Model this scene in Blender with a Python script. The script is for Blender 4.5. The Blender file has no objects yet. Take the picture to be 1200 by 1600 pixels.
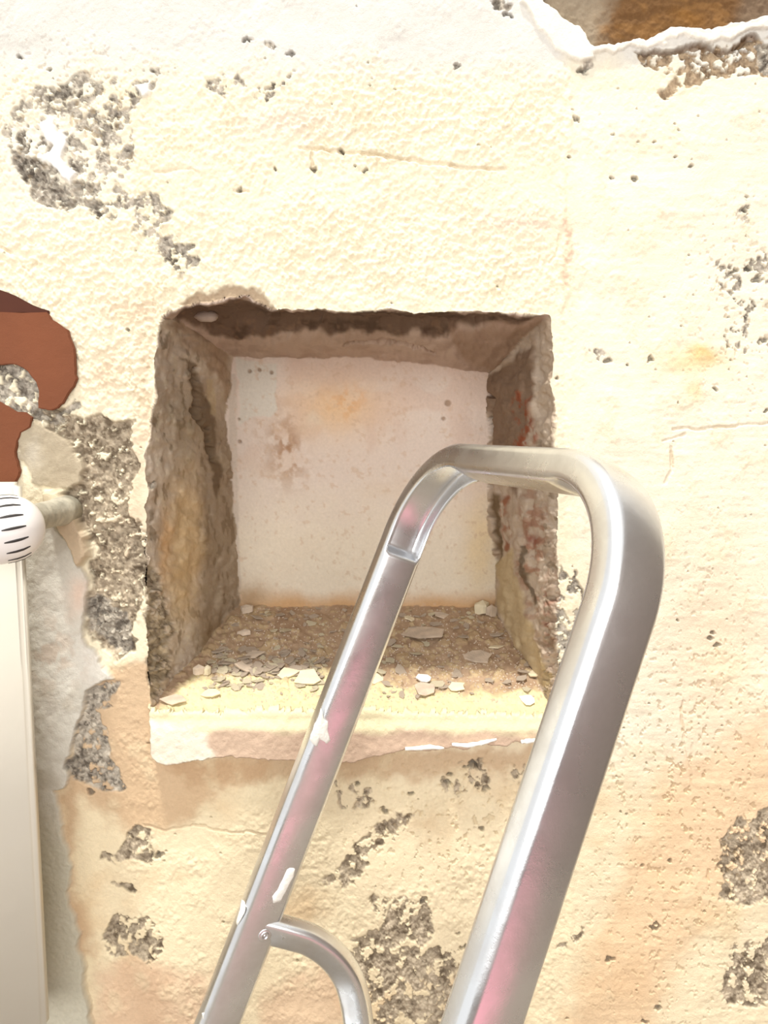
import bpy, bmesh, math, random
import numpy as np
from mathutils import Vector, Matrix
from mathutils.bvhtree import BVHTree

S = bpy.context.scene
COL = S.collection
# ------------------------------------------------------------ camera
F = 1150.0; D = 0.85; PITCH = math.radians(6.0)
CAM = np.array([0.0, -D, 0.0])
RGT = np.array([1.0, 0, 0]); UPV = np.array([0, math.sin(PITCH), math.cos(PITCH)])
BCK = np.array([0, -math.cos(PITCH), math.sin(PITCH)])
cd = bpy.data.cameras.new('camera'); cam = bpy.data.objects.new('camera', cd); COL.objects.link(cam)
cam.location = CAM; cam.rotation_euler = (math.pi/2-PITCH, 0, 0)
cd.sensor_fit = 'VERTICAL'; cd.sensor_height = 32; cd.lens = 32*F/1600; cd.clip_start = .02
S.camera = cam
# ------------------------------------------------------------ light
w = bpy.data.worlds.new('world'); S.world = w; w.use_nodes = True
bg = w.node_tree.nodes['Background']; bg.inputs[0].default_value = (1.0, .98, .945, 1); bg.inputs[1].default_value = 0.75
sd = bpy.data.lights.new('sun', 'SUN'); sun = bpy.data.objects.new('sun', sd); COL.objects.link(sun)
sd.energy = 3.0; sd.angle = math.radians(5); sd.color = (1, .97, .90)
sun.rotation_euler = Vector((.10, .20, -1.0)).to_track_quat('-Z', 'Y').to_euler()
al = bpy.data.lights.new('fill_light', 'AREA'); alo = bpy.data.objects.new('fill_light', al); COL.objects.link(alo)
al.shape = 'RECTANGLE'; al.size = 2.6; al.size_y = 1.3; al.energy = 54; al.color = (1, .98, .955)
alo.location = (-.1, -2.98, .45); alo.rotation_euler = (math.pi/2, 0, 0)      # soft fill added behind the camera to brighten the niche back
S.view_settings.view_transform = 'Standard'; S.view_settings.look = 'None'
S.view_settings.gamma = 1; S.view_settings.use_curve_mapping = False
S.view_settings.exposure = 0.36

FLOOR_Z = -1.25
rnd = random.Random(4)

# ------------------------------------------------------------ helpers
def lin(c):
    c = np.array(c, float)/255.0
    return np.where(c <= .04045, c/12.92, ((c+.055)/1.055)**2.4)

def tag(o, label=None, cat=None, group=None, kind=None):
    if label: o['label'] = label
    if cat: o['category'] = cat
    if group: o['group'] = group
    if kind: o['kind'] = kind
    return o

def link(name, me, mat=None, parent=None):
    o = bpy.data.objects.new(name, me); COL.objects.link(o)
    if mat is not None: me.materials.append(mat)
    if parent is not None: o.parent = parent
    return o

def obj(name, V, Fc, mat, parent=None, smooth=True):
    me = bpy.data.meshes.new(name); me.from_pydata([tuple(v) for v in V], [], [tuple(f) for f in Fc])
    bm = bmesh.new(); bm.from_mesh(me); bmesh.ops.recalc_face_normals(bm, faces=bm.faces); bm.to_mesh(me); bm.free()
    if smooth: me.polygons.foreach_set('use_smooth', [True]*len(me.polygons))
    return link(name, me, mat, parent)

def empty(name, loc):
    o = bpy.data.objects.new(name, None); COL.objects.link(o); o.location = loc; o.empty_display_size = .02
    return o

def keep(o, parent):          # parent without moving
    o.parent = parent; o.matrix_parent_inverse = Matrix.Translation(-Vector(parent.location))
    return o

def ray(px, py):
    d = RGT*(px-600)/F + UPV*(800-py)/F - BCK
    return d/d[1]             # unit step in depth y
def at(px, py, dist):         # world point on a pixel's ray, dist metres in depth from the camera plane y=-D
    return CAM + ray(px, py)*dist
def project(P):
    d = np.asarray(P)-CAM
    z = -(d@BCK)
    return np.stack([600+F*(d@RGT)/z, 800-F*(d@UPV)/z], -1)

# ------------------------------------------------------------ noise
_rs = np.random.RandomState(7)
TB = _rs.rand(16, 256, 256).astype(np.float32)
def vn(x, y, s=0):
    t = TB[s % 16]; o = 37*s
    xi = np.floor(x).astype(np.int32); yi = np.floor(y).astype(np.int32)
    fx = (x-xi).astype(np.float32); fy = (y-yi).astype(np.float32)
    fx = fx*fx*(3-2*fx); fy = fy*fy*(3-2*fy)
    x0 = (xi+o) & 255; x1 = (x0+1) & 255; y0 = (yi+o) & 255; y1 = (y0+1) & 255
    return (t[x0, y0]*(1-fx)+t[x1, y0]*fx)*(1-fy)+(t[x0, y1]*(1-fx)+t[x1, y1]*fx)*fy
def fbm(x, y, sc, o=4, s=0):  # about -1..1
    r = 0; a = 1; n = 0
    for i in range(o):
        r = r+a*(vn(x/sc*2**i+i*17.3, y/sc*2**i+i*5.1, s+i)*2-1); n += a; a *= .55
    return r/n*1.5
def cells(x, y, sc, s=0):     # worley F1 and cell value
    x = x/sc; y = y/sc
    xi = np.floor(x).astype(np.int32); yi = np.floor(y).astype(np.int32)
    best = np.full(x.shape, 9., np.float32); val = np.zeros(x.shape, np.float32)
    for a in (-1, 0, 1):
        for b in (-1, 0, 1):
            cx = (xi+a) & 255; cy = (yi+b) & 255
            dx = xi+a+TB[s % 16][cx, cy]-x; dy = yi+b+TB[(s+1) % 16][cx, cy]-y
            d = dx*dx+dy*dy; m = d < best
            best = np.where(m, d, best); val = np.where(m, TB[(s+2) % 16][cx, cy], val)
    return np.sqrt(best), val
def ss(a, b, x):
    t = np.clip((x-a)/(b-a), 0, 1); return t*t*(3-2*t)

# ------------------------------------------------------------ materials
def mat(name, col=(.8, .8, .8), rough=.6, metal=0.0, bump=None, var=0.0, vscale=30, attr=False, spec=.5, coat=0.0):
    m = bpy.data.materials.new(name); m.use_nodes = True
    nt = m.node_tree; N = nt.nodes; L = nt.links; b = N['Principled BSDF']
    b.inputs['Roughness'].default_value = rough; b.inputs['Metallic'].default_value = metal
    b.inputs['Base Color'].default_value = (*col, 1); b.inputs['Specular IOR Level'].default_value = spec
    b.inputs['Coat Weight'].default_value = coat
    tc = N.new('ShaderNodeTexCoord')
    if var or attr:
        nz = N.new('ShaderNodeTexNoise'); nz.inputs['Scale'].default_value = vscale; nz.inputs['Detail'].default_value = 6
        L.new(tc.outputs['Object'], nz.inputs['Vector'])
        mr = N.new('ShaderNodeMapRange'); mr.inputs[1].default_value = .3; mr.inputs[2].default_value = .7
        mr.inputs[3].default_value = 1-var; mr.inputs[4].default_value = 1+var*.6
        L.new(nz.outputs['Fac'], mr.inputs[0])
        vm = N.new('ShaderNodeVectorMath'); vm.operation = 'SCALE'
        L.new(mr.outputs[0], vm.inputs['Scale'])
        if attr:
            at_ = N.new('ShaderNodeAttribute'); at_.attribute_name = 'Col'; L.new(at_.outputs['Color'], vm.inputs[0])
        else: vm.inputs[0].default_value = col
        L.new(vm.outputs[0], b.inputs['Base Color'])
    if bump:
        prev = None
        for sc, dist in bump:
            nz = N.new('ShaderNodeTexNoise'); nz.inputs['Scale'].default_value = sc; nz.inputs['Detail'].default_value = 5
            L.new(tc.outputs['Object'], nz.inputs['Vector'])
            bp = N.new('ShaderNodeBump'); bp.inputs['Strength'].default_value = 1; bp.inputs['Distance'].default_value = dist
            L.new(nz.outputs['Fac'], bp.inputs['Height'])
            if prev: L.new(prev.outputs[0], bp.inputs['Normal'])
            prev = bp
        L.new(prev.outputs[0], b.inputs['Normal'])
    return m

M_WALL = mat('old_plaster', rough=.93, attr=True, var=.05, vscale=260, bump=[(420, .0005), (1300, .0005)], spec=.15)
M_FLAKE = mat('plaster_flake', col=(.60, .49, .38), rough=.9, var=.22, vscale=60, bump=[(500, .0008)], spec=.2)
M_FLAKE2 = mat('pale_flake', col=(.75, .66, .47), rough=.9, var=.12, vscale=60, bump=[(500, .0008)], spec=.2)
M_WHITE = mat('white_filler', col=(.86, .84, .78), rough=.7, var=.05, bump=[(300, .0008)])
M_TERRA = mat('terracotta_paint', col=(.185, .056, .020), rough=.85, var=.10, vscale=14, bump=[(60, .0008), (700, .0002)])
M_TERRA2 = mat('dark_terracotta', col=(.075, .019, .008), rough=.9, var=.10, vscale=20)  # darker brown used for the upper band
M_RAD = mat('cream_enamel', col=(.74, .70, .60), rough=.28, var=.02, vscale=6, bump=[(40, .0003)], coat=.3)
M_KNOB = mat('white_plastic', col=(.84, .81, .79), rough=.3)
M_SLOT = mat('dark_groove', col=(.035, .03, .028), rough=.7)
M_PIPE = mat('painted_pipe', col=(.50, .47, .38), rough=.5, var=.3, vscale=70, bump=[(120, .0015)])

def metal_mat():
    m = bpy.data.materials.new('worn_aluminium'); m.use_nodes = True
    nt = m.node_tree; N = nt.nodes; L = nt.links; b = N['Principled BSDF']
    b.inputs['Metallic'].default_value = 1.0
    tc = N.new('ShaderNodeTexCoord')
    n1 = N.new('ShaderNodeTexNoise'); n1.inputs['Scale'].default_value = 22; n1.inputs['Detail'].default_value = 7; n1.inputs['Roughness'].default_value = .6
    n2 = N.new('ShaderNodeTexNoise'); n2.inputs['Scale'].default_value = 900; n2.inputs['Detail'].default_value = 2
    L.new(tc.outputs['Object'], n1.inputs['Vector']); L.new(tc.outputs['Object'], n2.inputs['Vector'])
    cr = N.new('ShaderNodeValToRGB'); e = cr.color_ramp.elements
    e[0].position = .33; e[0].color = (.73, .735, .745, 1); e[1].position = .62; e[1].color = (.87, .90, .94, 1)
    L.new(n1.outputs['Fac'], cr.inputs[0]); L.new(cr.outputs[0], b.inputs['Base Color'])
    mr = N.new('ShaderNodeMapRange'); mr.inputs[1].default_value = .3; mr.inputs[2].default_value = .75; mr.inputs[3].default_value = .36; mr.inputs[4].default_value = .20
    L.new(n1.outputs['Fac'], mr.inputs[0]); L.new(mr.outputs[0], b.inputs['Roughness'])
    bp = N.new('ShaderNodeBump'); bp.inputs['Distance'].default_value = .0006; bp.inputs['Strength'].default_value = .6; L.new(n1.outputs['Fac'], bp.inputs['Height'])
    bp2 = N.new('ShaderNodeBump'); bp2.inputs['Distance'].default_value = .00003; L.new(n2.outputs['Fac'], bp2.inputs['Height'])
    L.new(bp.outputs[0], bp2.inputs['Normal']); L.new(bp2.outputs[0], b.inputs['Normal'])
    return m
M_ALU = metal_mat()

# ============================================================ the plastered wall with its niche
STEP = 1.55                                    # grid step, in photo pixels at the wall plane (0.74 mm each)
mm = D/F
def axis(a, b, A, B, st):
    core = np.arange(a, b, st)
    def out(x, lim, sg):
        r = []; s = st
        while (lim-x)*sg > 0:
            s = min(s*1.35, .04); x += s*sg; r.append(x)
        return r
    return np.array(out(a, A, -1)[::-1]+list(core)+out(core[-1], B, 1))
step = STEP*mm
xs = axis(-640*mm, 640*mm, -1.5, 1.5, step)
zs = axis(at(600, 1660, D)[2], at(600, -60, D)[2], FLOOR_Z, 1.3, step)
X, Z = np.meshgrid(xs, zs, indexing='ij')
NX, NZ = X.shape
P0 = np.stack([X, np.zeros_like(X), Z], -1)
PP = project(P0); px = PP[..., 0].astype(np.float32); py = PP[..., 1].astype(np.float32)

wx = px+fbm(px, py, 55, 3, 1)*5+fbm(px, py, 12, 2, 2)*1.6       # organic outline warp
wy = py+fbm(px, py, 60, 3, 5)*4+fbm(px, py, 12, 2, 6)*1.6
I = lambda v, a, b: np.interp(v, a, b)
xL = I(wy, [440, 495, 700, 1000, 1112], [262, 246, 232, 229, 240]); xR = I(wy, [480, 560, 640, 900, 1112], [858, 862, 868, 872, 868])
yT = I(wx, [240, 275, 330, 385, 415, 440, 600, 860], [500, 482, 472, 466, 482, 487, 487, 491]); yB = I(wx, [240, 860], [1108, 1116])
xl = I(wy, [560, 650, 800, 945], [362, 358, 368, 371]); xr = I(wy, [580, 640, 800, 945], [768, 758, 766, 772])
yt = I(wx, [362, 560, 768], [557, 560, 581]); yb = I(wx, [360, 770], [946, 948])
kL = (xl-wx)/(xl-xL); kR = (wx-xr)/(xR-xr); kT = (yt-wy)/(yt-yT); kB = (wy-yb)/(yB-yb)
K = np.stack([kL, kR, kT, kB]); side = np.argmax(K, 0); k = K.max(0)
DN = .28
kc = np.clip(k, 0, 1)
inv = (1/(D+DN))*(1-kc)+(1/D)*kc
dep = np.where(k >= 1, D, 1/inv)
dep = dep-np.where(k < 1, 0, 0)
POS = CAM+(P0-CAM)*(dep/D)[..., None]
onwall = k >= 1; back = k <= 0; lj = (~onwall)&(~back)&(side == 0); rj = (~onwall)&(~back)&(side == 1)
cl = (~onwall)&(~back)&(side == 2); fl = (~onwall)&(~back)&(side == 3)

# --- polygon masks with ragged edges
warpx = fbm(px, py, 26, 4, 9)*11; warpy = fbm(px, py, 26, 4, 12)*11
def poly(pts, soft=3, rag=1.0):
    pts = np.array(pts, float); m = np.zeros(px.shape, np.float32)
    a0 = pts.min(0)-60; a1 = pts.max(0)+60
    sel = (px > a0[0])&(px < a1[0])&(py > a0[1])&(py < a1[1])
    x = px[sel]+warpx[sel]*rag; y = py[sel]+warpy[sel]*rag
    d = np.full(x.shape, 1e9); ins = np.zeros(x.shape, bool)
    n = len(pts)
    for i in range(n):
        ax, ay = pts[i]; bx, by = pts[(i+1) % n]
        ex, ey = bx-ax, by-ay; t = np.clip(((x-ax)*ex+(y-ay)*ey)/(ex*ex+ey*ey+1e-9), 0, 1)
        d = np.minimum(d, (x-ax-t*ex)**2+(y-ay-t*ey)**2)
        c = ((ay > y) != (by > y)) & (x < (bx-ax)*(y-ay)/(by-ay+1e-12)+ax); ins ^= c
    d = np.sqrt(d)*np.where(ins, 1, -1)
    m[sel] = ss(-soft, soft, d)
    return m
def stroke(pts, wd, soft=1.5, rag=.5):
    pts = np.array(pts, float); m = np.zeros(px.shape, np.float32)
    a0 = pts.min(0)-40-wd; a1 = pts.max(0)+40+wd
    sel = (px > a0[0])&(px < a1[0])&(py > a0[1])&(py < a1[1])
    x = px[sel]+warpx[sel]*rag; y = py[sel]+warpy[sel]*rag; d = np.full(x.shape, 1e9)
    for i in range(len(pts)-1):
        ax, ay = pts[i]; bx, by = pts[i+1]; ex, ey = bx-ax, by-ay
        t = np.clip(((x-ax)*ex+(y-ay)*ey)/(ex*ex+ey*ey+1e-9), 0, 1)
        d = np.minimum(d, (x-ax-t*ex)**2+(y-ay-t*ey)**2)
    m[sel] = 1-ss(wd-soft, wd+soft, np.sqrt(d))
    return m
def blob(cx, cy, rx, ry, p=1.0):
    d = ((px+warpx*.8-cx)/rx)**2+((py+warpy*.8-cy)/ry)**2
    return np.exp(-d**p)

C = np.zeros(px.shape+(3,), np.float32); C[:] = lin((252, 241, 212))
H = np.zeros(px.shape, np.float32)
def paint(m, c, a=1.0):
    global C
    m = (m*a)[..., None]; C = C*(1-m)+lin(c).astype(np.float32)*m
n_big = fbm(px, py, 170, 4, 3); n_mid = fbm(px, py, 45, 4, 7); n_fin = fbm(px, py, 9, 3, 10); n_gr = fbm(px, py, 5, 2, 11)
W = onwall.astype(np.float32)
# ---- base colours of the front face, with some shade painted in
paint(W*ss(150, 60, py+n_mid*25), (228, 226, 220), .9)
paint(W*blob(60, 240, 110, 90), (247, 243, 232), .6)
paint(W*ss(880, 910, px+n_mid*3)*ss(120, 200, py), (253, 244, 222), .8)
paint(W*blob(450, 190, 90, 25), (240, 220, 205), .5)
paint(W*blob(820, 345, 60, 14), (238, 214, 196), .6)
paint(W*ss(.0, .7, n_big)*ss(250, 500, py), (250, 232, 196), .55)
paint(W*ss(1130, 1260, py+n_mid*30), (249, 231, 194), .8)  # light falling off down the wall, painted in as a warmer tone
paint(W*ss(.1, .9, fbm(px, py, 110, 4, 8))*ss(1150, 1300, py), (234, 204, 162), .7)
paint(W*poly([(150, 1040), (245, 1030), (300, 1190), (420, 1190), (420, 1225), (340, 1235), (300, 1290), (200, 1300), (130, 1250), (110, 1350), (150, 1500), (115, 1480), (95, 1250)], 14), (216, 184, 148), .85)  # shaded area left of and below the niche, painted in brown
paint(W*poly([(250, 1182), (845, 1168), (840, 1205), (640, 1215), (460, 1225), (290, 1225)], 12), (200, 166, 130), .7)  # shade below the sill painted into the wall colour
paint(W*poly([(460, 1520), (560, 1500), (560, 1600), (400, 1640), (410, 1560)], 18), (228, 194, 162), .7)
paint(W*poly([(150, 1520), (200, 1500), (330, 1520), (300, 1700), (150, 1700)], 18), (226, 190, 160), .7)
paint(W*poly([(1040, 1200), (1200, 1120), (1260, 1300), (1110, 1400), (1000, 1640), (860, 1640), (930, 1450)], 30, 1.6), (238, 204, 164), .75)
paint(W*blob(1120, 1040, 90, 190), (244, 216, 182), .6)
paint(W*blob(1100, 555, 26, 12), (240, 196, 120), .8); paint(W*blob(1075, 565, 60, 22), (248, 222, 165), .6)
paint(W*blob(1085, 610, 14, 14), (240, 205, 150), .6)
paint(W*stroke([(884, 345), (888, 380), (884, 450)], 5, 4), (232, 196, 170), .7)
paint(W*blob(500, 560-420, 10, 10), (240, 215, 190), .5)
for cx, cy, rx, ry in ((165, 590, 30, 50), (225, 620, 14, 120), (200, 480, 60, 18), (215, 760, 14, 80), (190, 860, 25, 60)):
    paint(W*blob(cx, cy, rx, ry), (228, 198, 168), .55)
paint(W*ss(.25, .8, n_mid)*ss(100, 200, py), (240, 224, 188), .35)
# ---- relief of the front face
smooth_r = ss(880, 900, px)*.55+ss(110, 60, py)*.5
gA = np.clip(.30+blob(620, 190, 300, 70)+blob(560, 390, 330, 75)+blob(140, 520, 130, 160)+blob(60, 400, 120, 60)+.35*n_mid, .12, 1.0)*(1-np.clip(smooth_r, 0, .8))
n_gr2 = fbm(px, py, 6.5, 2, 15)
H += W*(.0030*n_big+.0006*n_mid+(.0003*n_fin+.0013*n_gr2+.0006*n_gr)*gA)
H += W*.0003*fbm(px*.18, py, 9, 3, 4)*ss(890, 960, px)
H += W*.0018*stroke([(888, 150), (884, 250), (880, 330), (888, 460), (880, 480)], 5, 4)*1
H += W*.002*ss(884, 892, px+n_mid*3)*ss(130, 200, py)
for pts, wd, dp in (([(468, 234), (520, 236), (600, 243), (660, 252), (720, 262), (790, 262)], 2.2, .004),
                    ([(365, 300), (390, 300)], 2.2, .003), ([(1050, 672), (1100, 668), (1150, 665), (1215, 657)], 1.6, .0025),
                    ([(1035, 690), (1070, 680)], 1.2, .002), ([(1048, 700), (1049, 738), (1040, 755)], 2.0, .003), ([(488, 240), (492, 272)], 2.5, .003),
                    ([(240, 268), (300, 262), (312, 268)], 1.5, .0015), ([(875, 365), (868, 400), (860, 410)], 1.8, .003), ([(92, 425), (95, 470), (85, 475)], 1.5, .002),
                    ([(0, 385), (18, 392)], 2, .003), ([(30, 415), (45, 422), (58, 410)], 1.6, .002), ([(120, 645), (125, 690)], 1, .001), ([(300, 1292), (380, 1300), (440, 1302)], 1.5, .002),
                    ([(225, 1290), (260, 1296), (320, 1292)], 1.5, .002), ([(1065, 1095), (1068, 1160), (1078, 1200)], 1.5, .002), ([(1080, 1160), (1080, 1235)], 1.4, .0015)):
    m = W*stroke(pts, wd, 1.2, .35); m = m*(.45+.55*ss(-.3, .3, n_mid+n_fin*.6)); H -= m*dp; paint(m, (206, 180, 150), .35)

# ---- exposed mortar: patches where the plaster has fallen
def mortar(m, dp=.003, tone=0, rough=.0021):
    """lumpy grey-brown mortar showing through where m is 1"""
    global H, C
    f1, v1 = cells(px+warpx*.6, py+warpy*.6, 10, 3); f2, v2 = cells(px+n_fin*2, py+n_gr*2, 4.6, 6)
    lump = (1-f1)*.5+(1-f2)*.5
    H += m*(-dp+rough*(lump-.3)*1.5+.0012*n_mid+.0006*n_gr)
    g = np.clip(v1*.40+v2*.55+.30*n_fin+.25*n_mid, 0, 1)[..., None]
    a = lin([(110, 102, 92), (118, 104, 86), (120, 102, 82)][tone]); b = lin([(234, 224, 206), (222, 206, 180), (210, 186, 154)][tone])
    cc = a*(1-g)+b*g
    mm_ = m[..., None]; C = C*(1-mm_)+cc.astype(np.float32)*mm_
patches = []
def patch(pts, dens=1.0, tone=0, dp=.003, zone=True, where=None, rag=1.0, soft=2.5):
    m = poly(pts, soft, rag)
    if dens < 1:
        nz = fbm(px, py, 11, 4, 14)+.15*n_fin
        m = m*ss(.72-dens*1.4, .92-dens*1.4, nz)
    m = m*(W if where is None else where)
    mortar(m, dp, tone)
    if zone: patches.append(m)
    return m
patch([(18, 175), (55, 140), (108, 122), (140, 106), (143, 124), (100, 148), (62, 168), (26, 184)], .8)
patch([(5, 190), (60, 172), (150, 122), (200, 112), (272, 104), (232, 142), (200, 172), (216, 232), (192, 290), (205, 322), (160, 342), (120, 328), (70, 322), (25, 275), (15, 230)], .52)
patch([(22, 240), (60, 250), (110, 285), (150, 290), (150, 330), (100, 330), (60, 318), (28, 280)], .85)
patch([(200, 310), (242, 300), (262, 332), (252, 372), (302, 385), (312, 415), (276, 425), (245, 395), (213, 365)], .62)
patch([(325, 128), (370, 114), (382, 130), (350, 150), (332, 142)], .7)
patch([(390, 130), (462, 114), (452, 150), (400, 152)], .42)
patch([(560, 120), (602, 120), (600, 140), (565, 140)], .3, zone=False)
patch([(382, 58), (408, 62), (432, 72), (426, 84), (404, 78)], .6)
patch([(772, -10), (800, -10), (798, 14), (782, 20)], .8)
patch([(62, 620), (95, 632), (112, 650), (205, 662), (212, 730), (203, 790), (224, 832), (228, 880), (212, 960), (202, 1012), (180, 1032), (150, 1002), (134, 962), (142, 900), (152, 860), (128, 802), (95, 760), (58, 730), (30, 700)], .9, 1, .005)
patch([(135, 940), (150, 930), (190, 955), (205, 985), (195, 1020), (170, 1010), (145, 985)], 1.0)
patch([(140, 1062), (182, 1068), (170, 1108), (152, 1112), (166, 1150), (172, 1198), (196, 1222), (190, 1238), (140, 1232), (108, 1212), (115, 1160), (130, 1110)], .95)
patch([(165, 1332), (190, 1316), (215, 1288), (236, 1300), (236, 1330), (252, 1340), (240, 1350), (200, 1345), (160, 1346)], .72, 1)
patch([(172, 1374), (200, 1378), (213, 1396), (205, 1405), (190, 1390)], .8, 1)
patch([(162, 1462), (185, 1436), (220, 1430), (252, 1465), (252, 1492), (232, 1514), (210, 1500), (165, 1492), (150, 1480)], .82, 1)
patch([(500, 1378), (545, 1345), (570, 1308), (622, 1265), (642, 1275), (602, 1322), (582, 1352), (560, 1372), (530, 1386)], .78, 1)
patch([(540, 1478), (590, 1450), (620, 1405), (658, 1408), (672, 1450), (662, 1488), (722, 1478), (718, 1650), (590, 1650), (556, 1560), (542, 1500)], .74, 1)
patch([(590, 1400), (610, 1410), (605, 1425), (585, 1420)], .6, 1, zone=False)
patch([(678, 1222), (720, 1198), (764, 1193), (768, 1218), (735, 1242), (700, 1240)], .52, 1)
patch([(522, 1218), (560, 1228), (592, 1240), (580, 1262), (530, 1262)], .42, 1)
patch([(820, 1200), (802, 1200), (802, 1225), (815, 1225)], .6, 1, zone=False)
patch([(1118, 1322), (1150, 1280), (1215, 1258), (1230, 1400), (1150, 1408), (1124, 1395)], .85, 1)
patch([(1118, 1545), (1150, 1480), (1215, 1455), (1230, 1575), (1140, 1568)], .75, 1)
patch([(866, 1486), (905, 1438), (918, 1462), (888, 1484)], .45, 1)
patch([(1140, 340), (1165, 305), (1190, 310), (1180, 345)], .32, zone=False)
patch([(1105, 425), (1215, 380), (1215, 560), (1130, 545), (1150, 480)], .30, zone=False)
patch([(905, 545), (925, 540), (950, 560), (935, 568)], .45, zone=False)
patch([(995, 85), (1060, 74), (1215, 50), (1215, 135), (1172, 112), (1100, 128), (1040, 152), (1028, 142), (1062, 112), (1000, 108)], .62, 2, .004)
patch([(915, 95), (930, 85), (935, 100), (905, 125)], .8, zone=False)
patch([(1185, 62), (1220, 55), (1220, 125), (1190, 110)], .9)
patch([(0, 560), (50, 570), (72, 610), (66, 645), (90, 640), (120, 610), (128, 630), (95, 660), (60, 660), (0, 640), (-60, 640), (-60, 560)], .78)
patch([(868, 880), (900, 890), (912, 960), (880, 1100), (840, 1110), (850, 980)], .55, 0, .004, where=(W+rj.astype(np.float32)).clip(0, 1))
# scattered small pits
rs = np.random.RandomState(3)
pit = np.zeros(px.shape, np.float32)
pl = [(780, 8, 9), (795, 24, 5), (714, 103, 4), (908, 110, 7), (900, 190, 5), (957, 213, 3), (1078, 260, 4), (990, 284, 6), (956, 279, 3), (1167, 310, 3), (1165, 326, 5), (888, 247, 3),
      (1015, 560, 5), (950, 562, 6), (1115, 607, 5), (1198, 640, 4), (1060, 968, 3), (1108, 998, 5), (1046, 1347, 4), (1020, 1448, 7), (1003, 1354, 3), (1030, 1573, 5), (1006, 1595, 4), (950, 1495, 5),
      (452, 86, 5), (33, 87, 4), (80, 108, 4), (385, 62, 6), (1150, 425, 6), (870, 590, 4), (200, 515, 4), (245, 1338, 7), (145, 1240, 5), (660, 1410, 6), (752, 1298, 5), (712, 1455, 4), (730, 1480, 6), (560, 1225, 5), (640, 1240, 4), (600, 1265, 5),
      (1165, 420, 6), (1185, 440, 7), (1195, 530, 9), (1120, 1010, 5), (1110, 985, 4), (300, 540, 0.1), (535, 238, 4), (570, 265, 4), (492, 268, 5), (430, 265, 3), (375, 298, 5), (695, 1225, 7), (735, 1200, 9), (700, 1210, 5), (760, 1230, 6)]
for i in range(130): pl.append((rs.uniform(0, 1200), rs.uniform(0, 1600), rs.uniform(1.0, 1.0+1.6*rs.rand()**2)))
for i in range(60): pl.append((rs.uniform(950, 1200), rs.uniform(150, 1600), rs.uniform(1.0, 1.0+1.8*rs.rand()**2)))
for cx, cy, r in pl:
    i0, i1 = np.searchsorted(xs, at(cx-r*4, cy, D)[0]-.01), np.searchsorted(xs, at(cx+r*4, cy, D)[0]+.01)
    j0, j1 = np.searchsorted(zs, at(cx, cy+r*4, D)[2]-.01), np.searchsorted(zs, at(cx, cy-r*4, D)[2]+.01)
    sl = (slice(i0, i1), slice(j0, j1))
    qx = px[sl]+warpx[sl]*.45*min(1, r/4); qy = py[sl]+warpy[sl]*.45*min(1, r/4)
    r = r*.82; qx = qx+n_gr[sl]*r*.9; qy = qy+n_fin[sl]*r*.9
    pit[sl] = np.maximum(pit[sl], 1-ss(r*.6, r*1.25, np.hypot((qx-cx)*.8, (qy-cy)*1.1)))
pit *= W; H -= pit*.005; paint(pit, (112, 106, 96), .75)
# speckle eroded zones
er = W*ss(.55, .75, fbm(px, py, 7, 3, 13))*np.clip(blob(1080, 1250, 160, 380)+blob(250, 560, 80, 130)+blob(700, 1300, 160, 130)+blob(110, 200, 150, 130)+blob(1150, 470, 70, 130), 0, 1)
H -= er*.0018; paint(er, (205, 180, 140), .45)

# ---- white / pale plaster applied on the wall
wc = poly([(20, 800), (60, 790), (108, 845), (130, 880), (138, 905), (136, 1000), (160, 1030), (180, 1060), (150, 1062), (138, 1080), (128, 1120), (108, 1180), (108, 1222), (92, 1232), (100, 1300), (112, 1350), (112, 1400), (128, 1480), (136, 1560), (152, 1620), (152, 1700), (-80, 1700), (-80, 800)], 2.5, .5)*W
f1, v1 = cells(px+warpx, py+warpy, 28, 2)
H = H*(1-wc)+wc*(.007+.0012*n_mid+.0010*(1-f1)+.0003*n_fin+.0005*n_gr*ss(1240, 1300, py))
paint(wc, (226, 222, 210)); paint(wc*ss(.1, .6, n_mid), (205, 198, 182), .6); paint(wc*ss(1225, 1330, py), (206, 200, 178), .75)
paint(wc*blob(150, 1030, 28, 35), (246, 241, 230), .9); paint(wc*blob(125, 930, 16, 30), (236, 208, 188), .8); paint(wc*blob(90, 1020, 50, 60)*ss(-.2, .5, fbm(px, py, 14, 3, 3)), (214, 196, 178), .7)
ZWC = wc
wv = poly([(72, 768), (92, 762), (110, 780), (122, 800), (140, 835), (143, 868), (128, 882), (112, 850), (96, 822), (84, 800)], 3, .4)*W
H = H*(1-wv)+wv*(.016+.0015*n_mid); paint(wv, (222, 200, 170)); paint(wv*blob(95, 785, 16, 24), (244, 234, 205), .9)
gs = poly([(28, 672), (55, 655), (110, 690), (130, 730), (125, 762), (95, 765), (55, 750), (30, 715)], 4, .6)*W
H = H*(1-gs)+gs*(.002+.002*n_mid); paint(gs, (188, 174, 150), .95); paint(gs*blob(50, 710, 14, 26), (208, 198, 180), .8)
for pts, r, c in (([(60, 195), (85, 190), (105, 215), (98, 245), (118, 270), (110, 285), (90, 262), (62, 248), (80, 228)], 1, (252, 250, 244)),
                  ([(205, 130), (228, 125), (235, 150), (222, 155)], 1, (250, 248, 240))):
    m = poly(pts, 3, .7)*W; H = H*(1-m)+m*.002; paint(m, c)

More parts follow.
